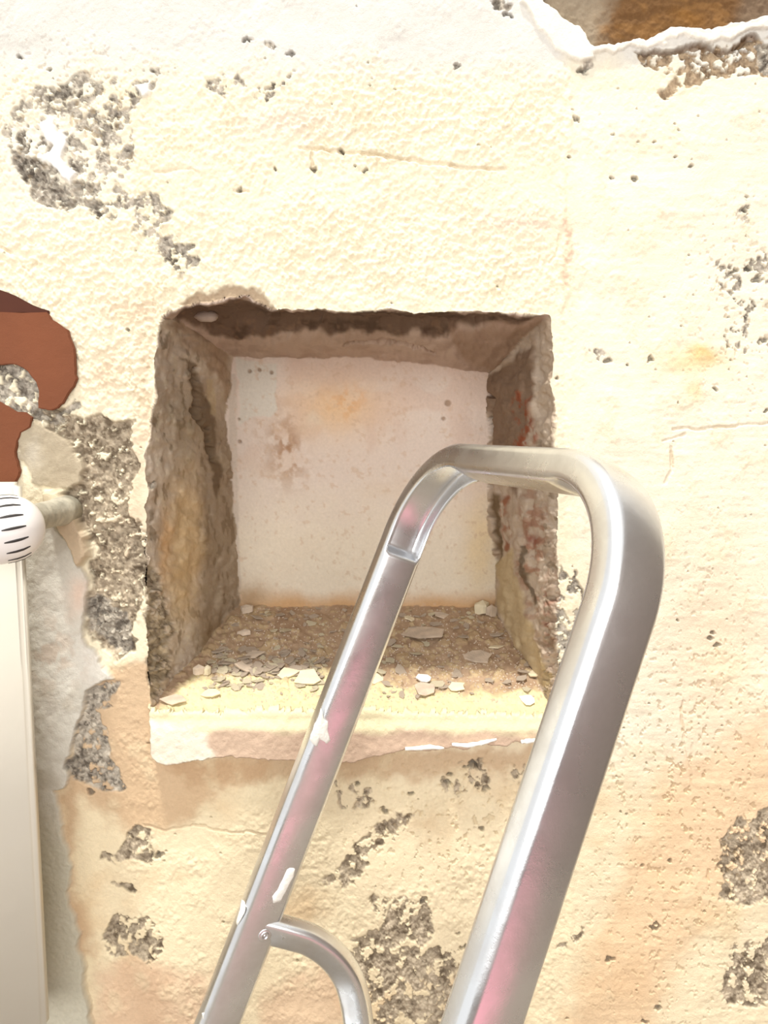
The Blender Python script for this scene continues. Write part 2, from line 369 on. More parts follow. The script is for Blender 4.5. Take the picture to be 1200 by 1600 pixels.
# ---- top right: beam showing above broken plaster
bmk = poly([(846, -90), (856, 4), (900, 36), (920, 60), (938, 72), (1005, 60), (1052, 42), (1110, 42), (1160, 28), (1290, 0), (1290, -90)], 2.5, .5)*W
H = H*(1-bmk)+bmk*(-.013+.002*n_mid+.0012*n_fin)
paint(bmk, (120, 88, 56)); paint(bmk*ss(.1, .6, fbm(px*.6, py, 20, 4, 5)), (146, 108, 66), .8)
paint(bmk*ss(990, 925, px+n_mid*30+n_fin*8), (170, 156, 134), .85); paint(bmk*ss(1150, 1180, px+n_mid*10+py*.3), (128, 108, 88), .9)
paint(bmk*blob(1085, 15, 30, 14), (158, 112, 56), .6)
wl = np.maximum(poly([(826, -40), (850, 2), (905, 42), (922, 62), (932, 92), (905, 96), (868, 76), (838, 40), (812, 0)], 3, .5), stroke([(930, 80), (1000, 70), (1050, 54), (1105, 60), (1150, 48), (1220, 28)], 6, 2, .7))*W
H = H*(1-wl)+wl*(.003+.001*n_mid); paint(wl, (252, 246, 232))
dk = stroke([(1010, 82), (1060, 74), (1110, 72), (1130, 78), (1180, 58)], 4, 2, .8)*W*(1-wl); H -= dk*.007; paint(dk, (140, 112, 84), .8)  # shading line below the white ridge, painted brown as well as cut in

# ---- niche back
B_ = back.astype(np.float32)
cb = lambda m, c, a=1: paint(m*B_, c, a)
cb(1+px*0, (232, 216, 202)); cb(ss(-.1, .6, n_mid), (222, 196, 178), .55); cb(ss(700, 860, py+n_mid*40), (240, 228, 206), .8)
cb(blob(525, 635, 70, 45), (240, 200, 150), .75); cb(blob(540, 625, 30, 22)*ss(-.3, .3, n_fin), (226, 168, 110), .6)
cb(blob(450, 700, 26, 50)*ss(-.3, .4, fbm(px, py, 14, 4, 4)), (176, 136, 102), .9); cb(blob(420, 660, 20, 30)*ss(-.2, .5, n_fin), (200, 164, 132), .8)
cb(blob(490, 655, 14, 10), (232, 214, 190), .7); cb(ss(620, 555, py)*ss(430, 460, px), (226, 196, 176), .5)
pal = poly([(372, 560), (436, 566), (432, 600), (434, 640), (420, 650), (395, 648), (374, 665)], 2, .35); cb(pal, (226, 218, 204)); H -= 0
cb(stroke([(363, 590), (364, 700), (367, 800), (369, 930)], 6, 2, .3), (214, 200, 184), .8)
cb(blob(745, 720, 30, 90), (226, 200, 184), .4); cb(blob(750, 850, 24, 70), (242, 216, 168), .7)
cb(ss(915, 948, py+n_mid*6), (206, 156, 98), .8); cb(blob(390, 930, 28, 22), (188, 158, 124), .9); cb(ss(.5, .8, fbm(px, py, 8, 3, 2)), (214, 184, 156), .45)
H += B_*(.0035*n_big+.0012*n_mid+.0003*n_fin+.00035*n_gr-.001*pal)
for x, y, r in ((424, 582, 3), (390, 580, 3), (700, 630, 5), (693, 654, 3), (373, 655, 2), (374, 690, 3), (405, 578, 3)):
    m = B_*(1-ss(r*.6, r*1.3, np.hypot(px-x, py-y))); H -= m*.003; paint(m, (150, 120, 92), .7)

# ---- left reveal
J = lj.astype(np.float32); cj = lambda m, c, a=1: paint(m*J, c, a)
st_ = fbm(px, py*.28, 10, 4, 5)           # vertical streaks
cj(1+px*0, (218, 202, 182)); cj(ss(-.2, .6, st_), (192, 172, 150), .7); cj(ss(.2, .8, n_mid), (222, 210, 186), .5); cj(ss(.35, .6, fbm(px, py*.35, 7, 3, 9)), (122, 104, 80), .6); cj(ss(.4, .6, fbm(px, py*.3, 6, 3, 12)), (220, 206, 180), .55)
cj(blob(290, 850, 30, 120, 2), (226, 196, 150), .85); cj(blob(258, 850, 10, 60), (220, 178, 128), .8); cj(blob(292, 660, 40, 70), (160, 142, 112), .5)
cj(ss(305, 325, px+n_mid*5)*ss(600, 720, py), (150, 128, 100), .6); cj(poly([(284, 560), (302, 570), (330, 640), (350, 760), (340, 780), (320, 700), (300, 620)], 3, .7), (112, 90, 64), .75)
cj(stroke([(328, 600), (332, 640)], 5, 2, .5), (214, 196, 160), .7); cj(poly([(330, 500), (362, 560), (356, 640), (335, 590), (290, 540), (262, 500)], 6), (186, 160, 134), .8)
cj(stroke([(366, 960), (345, 1000)], 3, 2), (214, 190, 150), .7); cj(ss(930, 1010, py+n_mid*20)*ss(290, 320, px), (158, 132, 96), .6)
H += J*(.0035*n_mid+.0018*st_+.0005*n_fin+.0003*n_gr)
H -= J*.009*stroke([(300, 580), (308, 610), (316, 660), (336, 720)], 5, 4, 1.0)
H -= J*.004*stroke([(360, 700), (362, 760), (356, 660)], 3, 2, .8)
patch([(222, 885), (258, 895), (264, 960), (270, 1000), (268, 1050), (252, 1095), (236, 1070), (226, 1000)], .92, 1, .004, where=(W+J).clip(0, 1))
patch([(234, 745), (248, 745), (248, 770), (236, 772)], .7, 0, .002, where=J, zone=False)

# ---- right reveal
R_ = rj.astype(np.float32); cr_ = lambda m, c, a=1: paint(m*R_, c, a)
cr_(1+px*0, (214, 196, 176)); cr_(ss(-.1, .6, st_), (186, 164, 142), .7)
cr_(poly([(752, 600), (800, 560), (830, 540), (835, 600), (820, 700), (805, 780), (770, 700)], 4, .6), (140, 114, 92), .9)
cr_(stroke([(812, 625), (820, 660), (824, 700), (818, 690)], 13, 6, .8)*ss(-.45, .25, fbm(px, py*.5, 7, 3, 6)), (160, 84, 52), .85)
cr_(stroke([(786, 780), (790, 820), (792, 860)], 6, 4, .6)*ss(-.4, .2, fbm(px, py*.5, 7, 3, 6)), (156, 88, 52), .8); cr_(poly([(766, 770), (782, 770), (784, 900), (770, 850)], 3, .6), (112, 88, 54), .85)
cr_(blob(830, 860, 22, 120, 2)*ss(-.4, .3, fbm(px, py, 9, 3, 5)), (168, 116, 90), .75); cr_(blob(828, 840, 10, 12), (140, 60, 38), .8); cr_(blob(858, 960, 9, 60)*ss(-.3, .3, fbm(px, py, 8, 3, 6)), (160, 90, 62), .8)
cr_(poly([(776, 880), (800, 860), (815, 940), (860, 1060), (850, 1080), (800, 1000), (775, 945)], 4, .6), (214, 192, 152), .9)
cr_(stroke([(815, 860), (822, 900), (832, 945)], 4, 2, .8), (110, 94, 74), .8)
cr_(ss(838, 850, px+n_mid*6)*ss(700, 560, py), (196, 172, 146), .6)
H += R_*(.004*n_mid+.003*st_+.0012*n_fin)
H -= R_*.010*stroke([(758, 605), (768, 632), (762, 660), (764, 690)], 2.5, 1.5, .5)
H -= R_*.006*stroke([(768, 760), (772, 820), (776, 880)], 4, 3, .8)
gv = R_*ss(835, 850, px+n_mid*6)*ss(640, 700, py); f3, v3 = cells(px, py, 8, 4); H += gv*.002*(1-f3); paint(gv*ss(.55, 1, v3), (140, 122, 100), .7)

# ---- lintel (underside)
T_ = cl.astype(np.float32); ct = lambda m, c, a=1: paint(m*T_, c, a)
hs = fbm(px*.3, py, 8, 4, 7)
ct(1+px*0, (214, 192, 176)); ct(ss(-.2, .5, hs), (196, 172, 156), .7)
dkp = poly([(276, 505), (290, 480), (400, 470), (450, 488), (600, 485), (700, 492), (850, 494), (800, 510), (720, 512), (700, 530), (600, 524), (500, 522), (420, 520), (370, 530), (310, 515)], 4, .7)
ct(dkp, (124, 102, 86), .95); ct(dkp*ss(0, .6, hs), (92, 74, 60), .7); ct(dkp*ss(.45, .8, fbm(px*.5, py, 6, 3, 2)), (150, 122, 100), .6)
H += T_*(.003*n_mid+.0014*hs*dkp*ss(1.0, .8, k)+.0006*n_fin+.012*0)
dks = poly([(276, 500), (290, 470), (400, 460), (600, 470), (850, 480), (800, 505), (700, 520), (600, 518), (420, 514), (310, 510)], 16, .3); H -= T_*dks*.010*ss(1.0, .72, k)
H -= T_*.006*stroke([(540, 540), (600, 533), (660, 543), (680, 548)], 1.8, 1.2, .5)
lw = W*poly([(280, 478), (300, 462), (360, 452), (395, 448), (425, 470), (440, 490), (380, 482), (300, 492)], 3, .7); H -= lw*.003; paint(lw, (176, 150, 122), .85)
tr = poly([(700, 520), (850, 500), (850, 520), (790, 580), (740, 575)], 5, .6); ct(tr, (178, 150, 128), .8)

# ---- niche floor (dust and grit) and the sill
Fl = fl.astype(np.float32); cf = lambda m, c, a=1: paint(m*Fl, c, a)
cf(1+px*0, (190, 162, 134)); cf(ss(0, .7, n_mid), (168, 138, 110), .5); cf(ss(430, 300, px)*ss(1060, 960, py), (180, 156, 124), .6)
cf(poly([(240, 1120), (300, 1060), (400, 1055), (500, 1042), (560, 1065), (700, 1085), (860, 1080), (880, 1130), (240, 1130)], 7), (240, 226, 178), .95)  # sunlit front strip painted into the floor colour
cf(ss(.45, .75, fbm(px, py*1.8, 7, 3, 3)), (214, 192, 152), .7)
f4, v4 = cells(px, py*1.9, 9, 8); f5, v5 = cells(px, py*1.9, 22, 9)
cover = ss(1100, 1070, py)
H += Fl*(.0015*n_mid+cover*(.0018*(v4 > .7)*(1-f4)+.0024*(v5 > .8)*ss(.55, .45, f5)+.0008*n_fin)+.0004*n_gr)
cf((v5 > .72)*ss(.55, .45, f5)*cover, (204, 178, 138), .6); cf((v4 > .8)*(f4 < .5)*cover, (212, 190, 150), .6)
sill = poly([(236, 1102), (870, 1106), (862, 1150), (790, 1156), (700, 1163), (630, 1166), (560, 1183), (440, 1180), (330, 1174), (266, 1190), (240, 1176)], 1.6, .45)*W
H = H*(1-sill)+sill*(.017+.0015*n_mid+.0004*n_fin-.004*ss(1135, 1115, py))
paint(sill, (246, 234, 194)); paint(sill*ss(1128, 1142, py+n_mid*8-(px-500)*.006), (216, 186, 164), .9); paint(sill*poly([(235, 1110), (250, 1118), (330, 1140), (335, 1180), (240, 1195)], 8), (250, 242, 222), .9)  # shade on the sill's front painted in as pinkish tan
sill_lip = sill

# ---- lift everything along the local normal
def cross_n(Pp):
    du = np.gradient(Pp, axis=0); dv = np.gradient(Pp, axis=1); n = np.cross(du, dv)
    n /= np.linalg.norm(n, axis=-1, keepdims=True)+1e-12; return n
NRM = cross_n(POS)
NRM = np.where((NRM*(POS-CAM)).sum(-1, keepdims=True) > 0, -NRM, NRM)
for _ in range(3):                       # soften the crease normals
    NRM[1:-1, 1:-1] = (NRM[1:-1, 1:-1]*2+NRM[2:, 1:-1]+NRM[:-2, 1:-1]+NRM[1:-1, 2:]+NRM[1:-1, :-2])/6
NRM /= np.linalg.norm(NRM, axis=-1, keepdims=True)
VTX = POS+NRM*H[..., None]
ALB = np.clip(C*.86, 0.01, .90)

zone = np.zeros(px.shape, np.int16)
names = {0: 'wall_front'}
def z(mask, i, nm): zone[mask] = i; names[i] = nm
z(back, 1, 'niche_back'); z(lj, 2, 'reveal'); z(rj, 3, 'reveal'); z(cl, 4, 'lintel'); z(fl, 5, 'niche_floor')
z(sill > .5, 6, 'sill'); z(ZWC > .5, 7, 'filled_chase'); z(bmk > .5, 8, 'beam'); z(wv > .5, 9, 'pipe_collar')
for i, m in enumerate(patches): z((m > .5)&(zone == 0), 20+i, 'mortar_patch')
qz = zone[:-1, :-1]
idx = np.arange(NX*NZ).reshape(NX, NZ)
Q = np.stack([idx[:-1, :-1], idx[:-1, 1:], idx[1:, 1:], idx[1:, :-1]], -1)
NF = NRM.reshape(-1, 3); VF = VTX.reshape(-1, 3); AF = ALB.reshape(-1, 3)
FN = cross_n(VTX); FN = np.where((FN*NRM).sum(-1, keepdims=True) < 0, -FN, FN).reshape(-1, 3)
def build_zone(name, sel, parent):
    q = Q[sel]; u, invx = np.unique(q.ravel(), return_inverse=True)
    me = bpy.data.meshes.new(name); nf = len(q)
    me.vertices.add(len(u)); me.vertices.foreach_set('co', VF[u].astype(np.float32).ravel())
    me.loops.add(nf*4); me.loops.foreach_set('vertex_index', invx.astype(np.int32).ravel()[::1])
    me.polygons.add(nf); me.polygons.foreach_set('loop_start', np.arange(0, nf*4, 4, dtype=np.int32))
    me.polygons.foreach_set('use_smooth', np.ones(nf, bool)); me.update(calc_edges=True)
    ca = me.attributes.new('Col', 'FLOAT_COLOR', 'POINT')
    ca.data.foreach_set('color', np.concatenate([AF[u], np.ones((len(u), 1))], 1).astype(np.float32).ravel())
    me.normals_split_custom_set_from_vertices(FN[u].astype(np.float32))
    return link(name, me, M_WALL, parent)
# orientation: make quads face the room
e1 = VTX[1, 0]-VTX[0, 0]; e2 = VTX[0, 1]-VTX[0, 0]
if np.cross(e2, e1)[1] > 0: Q = Q[..., ::-1]
wall = build_zone('wall_front', qz == 0, None); tag(wall, 'old cream limewashed plaster wall with a square niche', None, None, 'structure')
PL = {1: 'blotchy pinkish white plaster back of the niche', 2: 'brown and ochre streaked side of the niche', 3: 'rough side of the niche with rust red brick showing',
      4: 'dark crumbling underside above the niche', 5: 'dusty brown floor of the niche', 6: 'pale rounded plaster lip under the niche', 7: 'smooth grey white plaster strip behind the radiator',
      8: 'rusty brown beam behind broken plaster', 9: 'cream plaster lump around the pipe'}
zobj = {}
for i in sorted(set(np.unique(qz))-{0}):
    sel = qz == i
    if sel.sum() < 6: continue
    o = build_zone(names[i], sel, wall); zobj[int(i)] = o
    if i in PL: o['label'] = PL[i]

# height lookup on the niche floor
fq = np.isin(qz, [5, 6])
uf, ui = np.unique(Q[fq].ravel(), return_inverse=True)
bvh = BVHTree.FromPolygons([tuple(v) for v in VF[uf]], [tuple(r) for r in ui.reshape(-1, 4)])
def floor_hit(x_, y_):
    o = at(x_, y_, .3); d = Vector(ray(x_, y_)).normalized()
    h = bvh.ray_cast(Vector(o), d)
    return h[0]
def floor_z(x, y):
    h = bvh.ray_cast(Vector((x, y, 0.0)), Vector((0, 0, -1))); return h[0].z if h[0] else None

# ============================================================ fragments lying in the niche
def chip_mesh(name, r, a, th, seed, mt, sides=9, dome=.25):
    q = random.Random(seed); V = []; Fc = []
    ang = sorted([(i+q.uniform(-.3, .3))/sides*2*math.pi for i in range(sides)])
    rad = [q.uniform(.62, 1.15) for _ in ang]
    for zz, s in ((0, .95), (th*.8, 1.0), (th, .93)):
        for t, rr in zip(ang, rad): V.append((math.cos(t)*r*rr*s, math.sin(t)*r*a*rr*s, zz+q.uniform(-.08, .08)*th))
    n = sides
    for L_ in (0, 1):
        for i in range(n): j = (i+1) % n; Fc.append((L_*n+i, L_*n+j, (L_+1)*n+j, (L_+1)*n+i))
    V.append((q.uniform(-.2, .2)*r, q.uniform(-.2, .2)*r*a, th*(1+dome))); V.append((0, 0, 0))
    for i in range(n):
        j = (i+1) % n; Fc.append((2*n+i, 2*n+j, 3*n)); Fc.append((j, i, 3*n+1))
    me = bpy.data.meshes.new(name); me.from_pydata(V, [], Fc); me.materials.append(mt); me.update()
    return me
def place(me, name, x_, y_, rz, tilt=(0, 0), label=None, cat='fragment', group=None, lift=.0004):
    h = floor_hit(x_, y_)
    if h is None: return None
    o = bpy.data.objects.new(name, me); COL.objects.link(o); o.location = (h.x, h.y, h.z+lift)
    o.rotation_euler = (tilt[0], tilt[1], rz); tag(o, label, cat, group); return o
special = [  # px, py, radius m, aspect, thickness, rot, material, name, label
    (663, 993, .030, .55, .006, .1, M_FLAKE, 'plaster_flake', 'large oval tan plaster flake lying right of the ladder rail', 'flake'),
    (745, 1030, .020, .85, .005, .4, M_FLAKE, 'plaster_flake', 'broad shield shaped tan flake near the right side of the niche floor', 'flake'),
    (775, 1013, .012, .35, .003, .1, M_FLAKE2, 'plaster_flake', 'thin pale sliver behind the shield shaped flake', 'flake'),
    (690, 963, .011, .6, .004, .2, M_FLAKE, 'plaster_flake', 'wedge shaped flake at the foot of the niche back', 'flake'),
    (640, 968, .009, .6, .003, 1.2, M_FLAKE2, 'plaster_flake', 'small pale chip beside the left ladder rail at the niche back', 'flake'),
    (310, 1053, .0075, .8, .009, .2, M_FLAKE, 'pebble', 'rounded tan pebble, left one of the pair by the left niche side', 'pebble'),
    (324, 1053, .0072, .8, .0085, 1.0, M_FLAKE2, 'pebble', 'rounded pale pebble, right one of the pair by the left niche side', 'pebble'),
    (383, 992, .010, .55, .006, .1, M_FLAKE, 'pebble', 'flat oval pebble in the shaded left part of the niche floor', 'pebble'),
    (386, 957, .010, .9, .009, .5, M_FLAKE, 'stone', 'small grey brown stone in the back left corner of the niche', 'stone'),
    (752, 957, .013, .8, .014, .7, M_FLAKE2, 'stone', 'pale stone in the back right corner of the niche', 'stone'),
    (768, 962, .009, .9, .012, .2, M_FLAKE, 'stone', 'darker round stone touching the pale one in the back right corner', 'stone'),
    (663, 1062, .011, .7, .005, .3, M_WHITE, 'plaster_chip', 'bright white chip at the middle front of the niche floor', 'chip'),
    (712, 1076, .014, .4, .003, .05, M_FLAKE2, 'plaster_flake', 'long pale flake at the front right of the niche floor', 'flake'),
    (665, 1080, .018, .6, .004, .15, M_FLAKE, 'plaster_flake', 'wide tan flake just in front of the bright white chip', 'flake'),
    (480, 1062, .019, .6, .005, -.35, M_FLAKE2, 'plaster_flake', 'tilted pale yellow flake left of the ladder rail in the sunlit strip', 'flake'),
    (450, 1055, .015, .6, .005, .3, M_FLAKE2, 'plaster_flake', 'pale yellow flake left of the tilted one in the sunlit strip', 'flake'),
    (270, 1097, .016, .5, .004, .15, M_FLAKE, 'plaster_flake', 'tan flake at the front left corner of the niche floor', 'flake'),
    (330, 1086, .016, .5, .004, .3, M_FLAKE2, 'plaster_flake', 'pale flake in front of the pair of pebbles', 'flake'),
    (398, 1025, .014, .4, .004, .3, M_FLAKE, 'plaster_flake', 'long curled brown flake in the left middle of the niche floor', 'flake'),
    (385, 1045, .016, .6, .005, .9, M_FLAKE, 'plaster_flake', 'tipped brown flake in the left heap of flakes', 'flake'),
    (832, 1055, .011, .6, .004, .4, M_FLAKE2, 'plaster_flake', 'pale squarish chip against the right side of the niche near the ladder', 'flake'),
    (825, 1095, .012, .6, .004, .2, M_WHITE, 'plaster_chip', 'white chip at the front right corner of the niche floor', 'chip'),
    (585, 1063, .013, .55, .004, -.1, M_FLAKE2, 'plaster_flake', 'pale flake just right of the left ladder rail', 'flake'),
    (320, 505, 0, 0, 0, 0, None, None, None, None)]
for i, (x_, y_, r, a, th, rz, mt, nm, lb, ct_) in enumerate(special):
    flat = 'flake' in nm or 'chip' in nm if nm else False
    if r: place(chip_mesh(nm, r, min(.95, a*1.7) if flat else a, th*.5 if flat else th, 50+i, mt, 8 if 'peb' not in nm and 'sto' not in nm else 9, .06 if 'flake' in nm or 'chip' in nm else .4), nm, x_, y_, rz, ((rnd.uniform(.05, .35) if flat else 0), rnd.uniform(-.12, .12)), lb, ct_, None, r*.12 if flat else .0004)
# round pebble lodged above, in the hollow at the lintel's left end
bank = [chip_mesh('plaster_flake', 1, rnd.uniform(.5, .95), rnd.uniform(.07, .16), 200+i, M_FLAKE if i % 3 else M_FLAKE2, 6, .05) for i in range(14)]
for b in bank: pass
taken = [(s[0], s[1]) for s in special]
cnt = 0
for t in range(4000):
    if cnt >= 262: break
    if rnd.random() < .38: x_ = rnd.uniform(330, 500); y_ = rnd.gauss(1045, 16)
    elif rnd.random() < .3: x_ = rnd.uniform(375, 760); y_ = rnd.gauss(962, 7)
    else: x_ = rnd.uniform(300, 850); y_ = rnd.uniform(952, 1092)
    if y_ > 1100 or y_ < 950: continue
    if x_ < 372-(y_-945)*.62+10 or x_ > 768+(y_-945)*.75-8: continue
    if 500-(y_-1060)*.45 < x_ < 575-(y_-1060)*.45: pass
    h = floor_hit(x_, y_)
    if h is None: continue
    r = rnd.choice([.005, .006, .007, .009, .011, .013])*(.8 if y_ < 975 else 1)
    if y_ > 1075: r *= .7
    bankm = rnd.choice(bank)
    if any(abs(x_-a)+abs(y_-b)*1.6 < (16 if i_ < len(special) else 4) for i_, (a, b) in enumerate(taken)): continue
    taken.append((x_, y_)); cnt += 1
    o = bpy.data.objects.new('plaster_flake', bankm); COL.objects.link(o); o.scale = (r, r, r)
    o.location = (h.x, h.y, h.z+r*.10); o.rotation_euler = (rnd.uniform(-.12, .42), rnd.uniform(-.25, .25), 0)
    o.rotation_euler = (Matrix.Rotation(rnd.uniform(-.10, .40), 3, 'X') @ Matrix.Rotation(rnd.uniform(-.22, .22), 3, 'Y') @ Matrix.Rotation(rnd.uniform(0, 6.28), 3, 'Z')).to_euler()
    zn = ('against the foot of the niche back' if y_ < 975 else 'in the sunlit front strip of the niche floor' if y_ > 1066 else
          'in the heap at the left of the niche floor' if x_ < 520 else 'right of the ladder rail on the niche floor')
    sz = 'tiny' if r < .0055 else 'small'
    tag(o, f"{sz} {'pale' if bankm.materials[0] is M_FLAKE2 else 'tan'} plaster flake {zn}", 'flake', f"{sz} {'pale' if bankm.materials[0] is M_FLAKE2 else 'tan'} flakes {zn}")
# grit: uncountable crumbs, one object
V = []; Fc = []
for t in range(2600):
    x_ = rnd.uniform(290, 860); y_ = rnd.uniform(950, 1098) if rnd.random() < .8 else rnd.gauss(1040, 25)
    if x_ < 372-(y_-945)*.62+4 or x_ > 768+(y_-945)*.75-4: continue
    h = floor_hit(x_, y_)
    if h is None: continue
    r = rnd.uniform(.0007, .0022); b0 = len(V); an = rnd.uniform(0, 6.28)
    for i in range(4): V.append((h.x+math.cos(an+i*1.57)*r*rnd.uniform(.6, 1.1), h.y+math.sin(an+i*1.57)*r*rnd.uniform(.6, 1.1), h.z-.0002))
    V.append((h.x+rnd.uniform(-.3, .3)*r, h.y, h.z+r*rnd.uniform(.5, 1.1)))
    Fc += [(b0+i, b0+(i+1) % 4, b0+4) for i in range(4)]
g = obj('grit', V, Fc, M_FLAKE, None, False); tag(g, 'fine tan grit and dust crumbs spread over the niche floor', 'grit', None, 'stuff')

# pebble set in the hollow of the lintel, part of the wall
def lump(name, c, rx, ry, rz_, mt, parent, seed=1, seg=12, rings=7, amp=.12):
    q = random.Random(seed); V = []; Fc = []
    for i in range(rings+1):
        for j in range(seg):
            t = math.pi*i/rings; p = 2*math.pi*j/seg; k_ = 1+q.uniform(-amp, amp)*(0 < i < rings)
            V.append((c[0]+rx*math.sin(t)*math.cos(p)*k_, c[1]+ry*math.sin(t)*math.sin(p)*k_, c[2]+rz_*math.cos(t)*k_))
    for i in range(rings):
        for j in range(seg): Fc.append((i*seg+j, i*seg+(j+1) % seg, (i+1)*seg+(j+1) % seg, (i+1)*seg+j))
    o = obj(name, V, Fc, mt, parent); return o
def wall_pt(x_, y_, out=0.0):           # point on the finished wall surface near a pixel
    i = np.argmin((px-x_)**2+(py-y_)**2); return VF[i]+NF[i]*out
M_PEB = mat('pebble_stone', col=(.52, .42, .35), rough=.8, var=.1, bump=[(200, .001)])
p_ = wall_pt(322, 504); o = lump('embedded_pebble', p_, .016, .010, .007, M_PEB, wall, 5)
# beads of white filler under the sill
for j, pts in enumerate(([(633, 1167), (655, 1166), (672, 1164), (694, 1166)], [(706, 1160), (730, 1162), (752, 1158), (776, 1152)], [(814, 1156), (824, 1155), (842, 1153)])):
    V = []; Fc = []; n = 8; path = []
    for a, b in zip(pts[:-1], pts[1:]):
        for s in range(5): path.append((a[0]+(b[0]-a[0])*s/5, a[1]+(b[1]-a[1])*s/5))
    path.append(pts[-1]); q = random.Random(j)
    for i, (x_, y_) in enumerate(path):
        c = at(x_, y_+3, D-.0205); r = .0026*math.sin(math.pi*min(1, max(.12, (i+.6)/len(path)*1.0)))**.35*q.uniform(.8, 1.15)
        for s in range(n): V.append((c[0], c[1]+math.cos(s*6.283/n)*r*1.6, c[2]+math.sin(s*6.283/n)*r))
    for i in range(len(path)-1):
        for s in range(n): Fc.append((i*n+s, i*n+(s+1) % n, (i+1)*n+(s+1) % n, (i+1)*n+s))
    Fc.append(tuple(range(n))); Fc.append(tuple(range((len(path)-1)*n, len(path)*n)))
    obj('filler_bead', V, Fc, M_WHITE, wall)

# ============================================================ terracotta-coloured remnant at the left edge
def plate(name, pts, y0, th, mt, parent=None, bev=.0009):
    """flat ragged plate parallel to the wall; pts in wall-plane pixels"""
    P = [at(a, b, D-y0) for a, b in pts]; cen = np.mean(P, 0); n = len(P)
    me = bpy.data.meshes.new(name); bm = bmesh.new()
    bot = [bm.verts.new((p[0], -y0+.0, p[2])) for p in P]
    f = bm.faces.new(bot); r = bmesh.ops.extrude_face_region(bm, geom=[f])
    vs = [v for v in r['geom'] if isinstance(v, bmesh.types.BMVert)]
    bmesh.ops.translate(bm, verts=vs, vec=(0, -th, 0))
    bmesh.ops.recalc_face_normals(bm, faces=bm.faces)
    es = [e for e in bm.edges if all(v.co.y < -y0-th*.5 for v in e.verts)]
    bmesh.ops.bevel(bm, geom=es, offset=bev, segments=2, affect='EDGES', clamp_overlap=True)
    bmesh.ops.triangulate(bm, faces=[f for f in bm.faces if len(f.verts) > 4])
    bm.to_mesh(me); bm.free(); return link(name, me, mt, parent)
def ragged(pts, amp, seed, sub=3):
    q = random.Random(seed); out = []
    for (a, b), (c, d) in zip(pts, pts[1:]+pts[:1]):
        for s in range(sub): out.append((a+(c-a)*s/sub+q.uniform(-amp, amp), b+(d-b)*s/sub+q.uniform(-amp, amp)))
    return out
ter = empty('painted_ornament', at(60, 600, D)); tag(ter, 'terracotta brown scroll shaped painted piece on the plaster above the radiator', 'ornament')
def arc(cx, cy, rx, ry, a0, a1, n): return [(cx+rx*math.cos(math.radians(a0+(a1-a0)*i/n)), cy-ry*math.sin(math.radians(a0+(a1-a0)*i/n))) for i in range(n+1)]
outer = [(-140, 489), (0, 489), (76, 489), (82, 500), (96, 508), (108, 517), (112, 530), (118, 545), (120, 560), (120, 578), (122, 592), (118, 604), (108, 616), (100, 630), (92, 637), (82, 642), (72, 640), (63, 637)]
hole = [(62, 628), (63, 612), (58, 596), (46, 581), (30, 571), (14, 569), (0, 571), (-14, 577), (-26, 590), (-30, 606), (-26, 622), (-12, 634)]
low = [(0, 627), (8, 632), (20, 638), (28, 644), (42, 644), (52, 653), (50, 668), (36, 676), (30, 690), (26, 706), (30, 722), (34, 736), (28, 752), (28, 800), (-60, 800), (-140, 800)]
o = plate('scroll', ragged(outer+hole+low, .9, 3, 2), .0, .0045, M_TERRA); keep(o, ter)
o = plate('upper_band', ragged([(-140, 400), (-60, 428), (0, 453), (26, 463), (52, 477), (77, 486), (78, 491), (40, 490), (0, 490), (-140, 490)], .5, 5, 2), .0, .0032, M_TERRA2); keep(o, ter); o['label'] = 'darker brown upper band'

# ============================================================ radiator, valve and pipe
rad = empty('radiator', (-.75, -.09, FLOOR_Z)); tag(rad, 'cream enamelled panel radiator standing along the left edge', 'radiator')
def rbox(name, a, b, mt, bev=.004, parent=None, seg=3):
    me = bpy.data.meshes.new(name); bm = bmesh.new(); bmesh.ops.create_cube(bm, size=1)
    for v in bm.verts: v.co = Vector([a[i]+(v.co[i]+.5)*(b[i]-a[i]) for i in range(3)])
    bmesh.ops.bevel(bm, geom=bm.edges[:], offset=bev, segments=seg, affect='EDGES', clamp_overlap=True)
    me_ = me; bm.to_mesh(me_); bm.free(); me_.polygons.foreach_set('use_smooth', [True]*len(me_.polygons))
    o = link(name, me_, mt)
    if parent: keep(o, parent)
    return o
ptop = at(24, 754, .765); RX = ptop[0]; RY = -D+.765
rbox('panel', (-1.35, RY, ptop[2]-.62), (RX, RY+.018, ptop[2]), M_RAD, .0045, rad)
for bx in (-1.25, -.48): rbox('bracket', (bx-.02, RY+.018, ptop[2]-.20), (bx+.02, -.010, ptop[2]-.16), M_RAD, .002, rad)
for bx in (-1.25, -.48): rbox('foot', (bx-.02, RY+.001, FLOOR_Z), (bx+.02, RY+.017, ptop[2]-.61), M_RAD, .002, rad)

def lathe(name, prof, c, ax, mt, parent, seg=40):
    """prof: (radius, distance along ax) from centre c"""
    ax = Vector(ax).normalized(); t = Vector((0, 0, 1)).cross(ax).normalized(); b = ax.cross(t); V = []; Fc = []
    for r, h in prof:
        for j in range(seg):
            a = 2*math.pi*j/seg; V.append(Vector(c)+ax*h+(t*math.cos(a)+b*math.sin(a))*max(r, 1e-5))
    for i in range(len(prof)-1):
        for j in range(seg): Fc.append((i*seg+j, i*seg+(j+1) % seg, (i+1)*seg+(j+1) % seg, (i+1)*seg+j))
    Fc.append(tuple(range(seg))); Fc.append(tuple(range((len(prof)-1)*seg, len(prof)*seg)))
    o = obj(name, V, Fc, mt)
    if parent is not None: keep(o, parent)
    return o
kc_ = Vector(at(13, 826, .70)); valve = empty('radiator_valve', kc_); tag(valve, 'round white ribbed radiator valve knob on a pipe stub coming out of the wall', 'valve')
ax = Vector((-.86, -.50, -.16)).normalized()
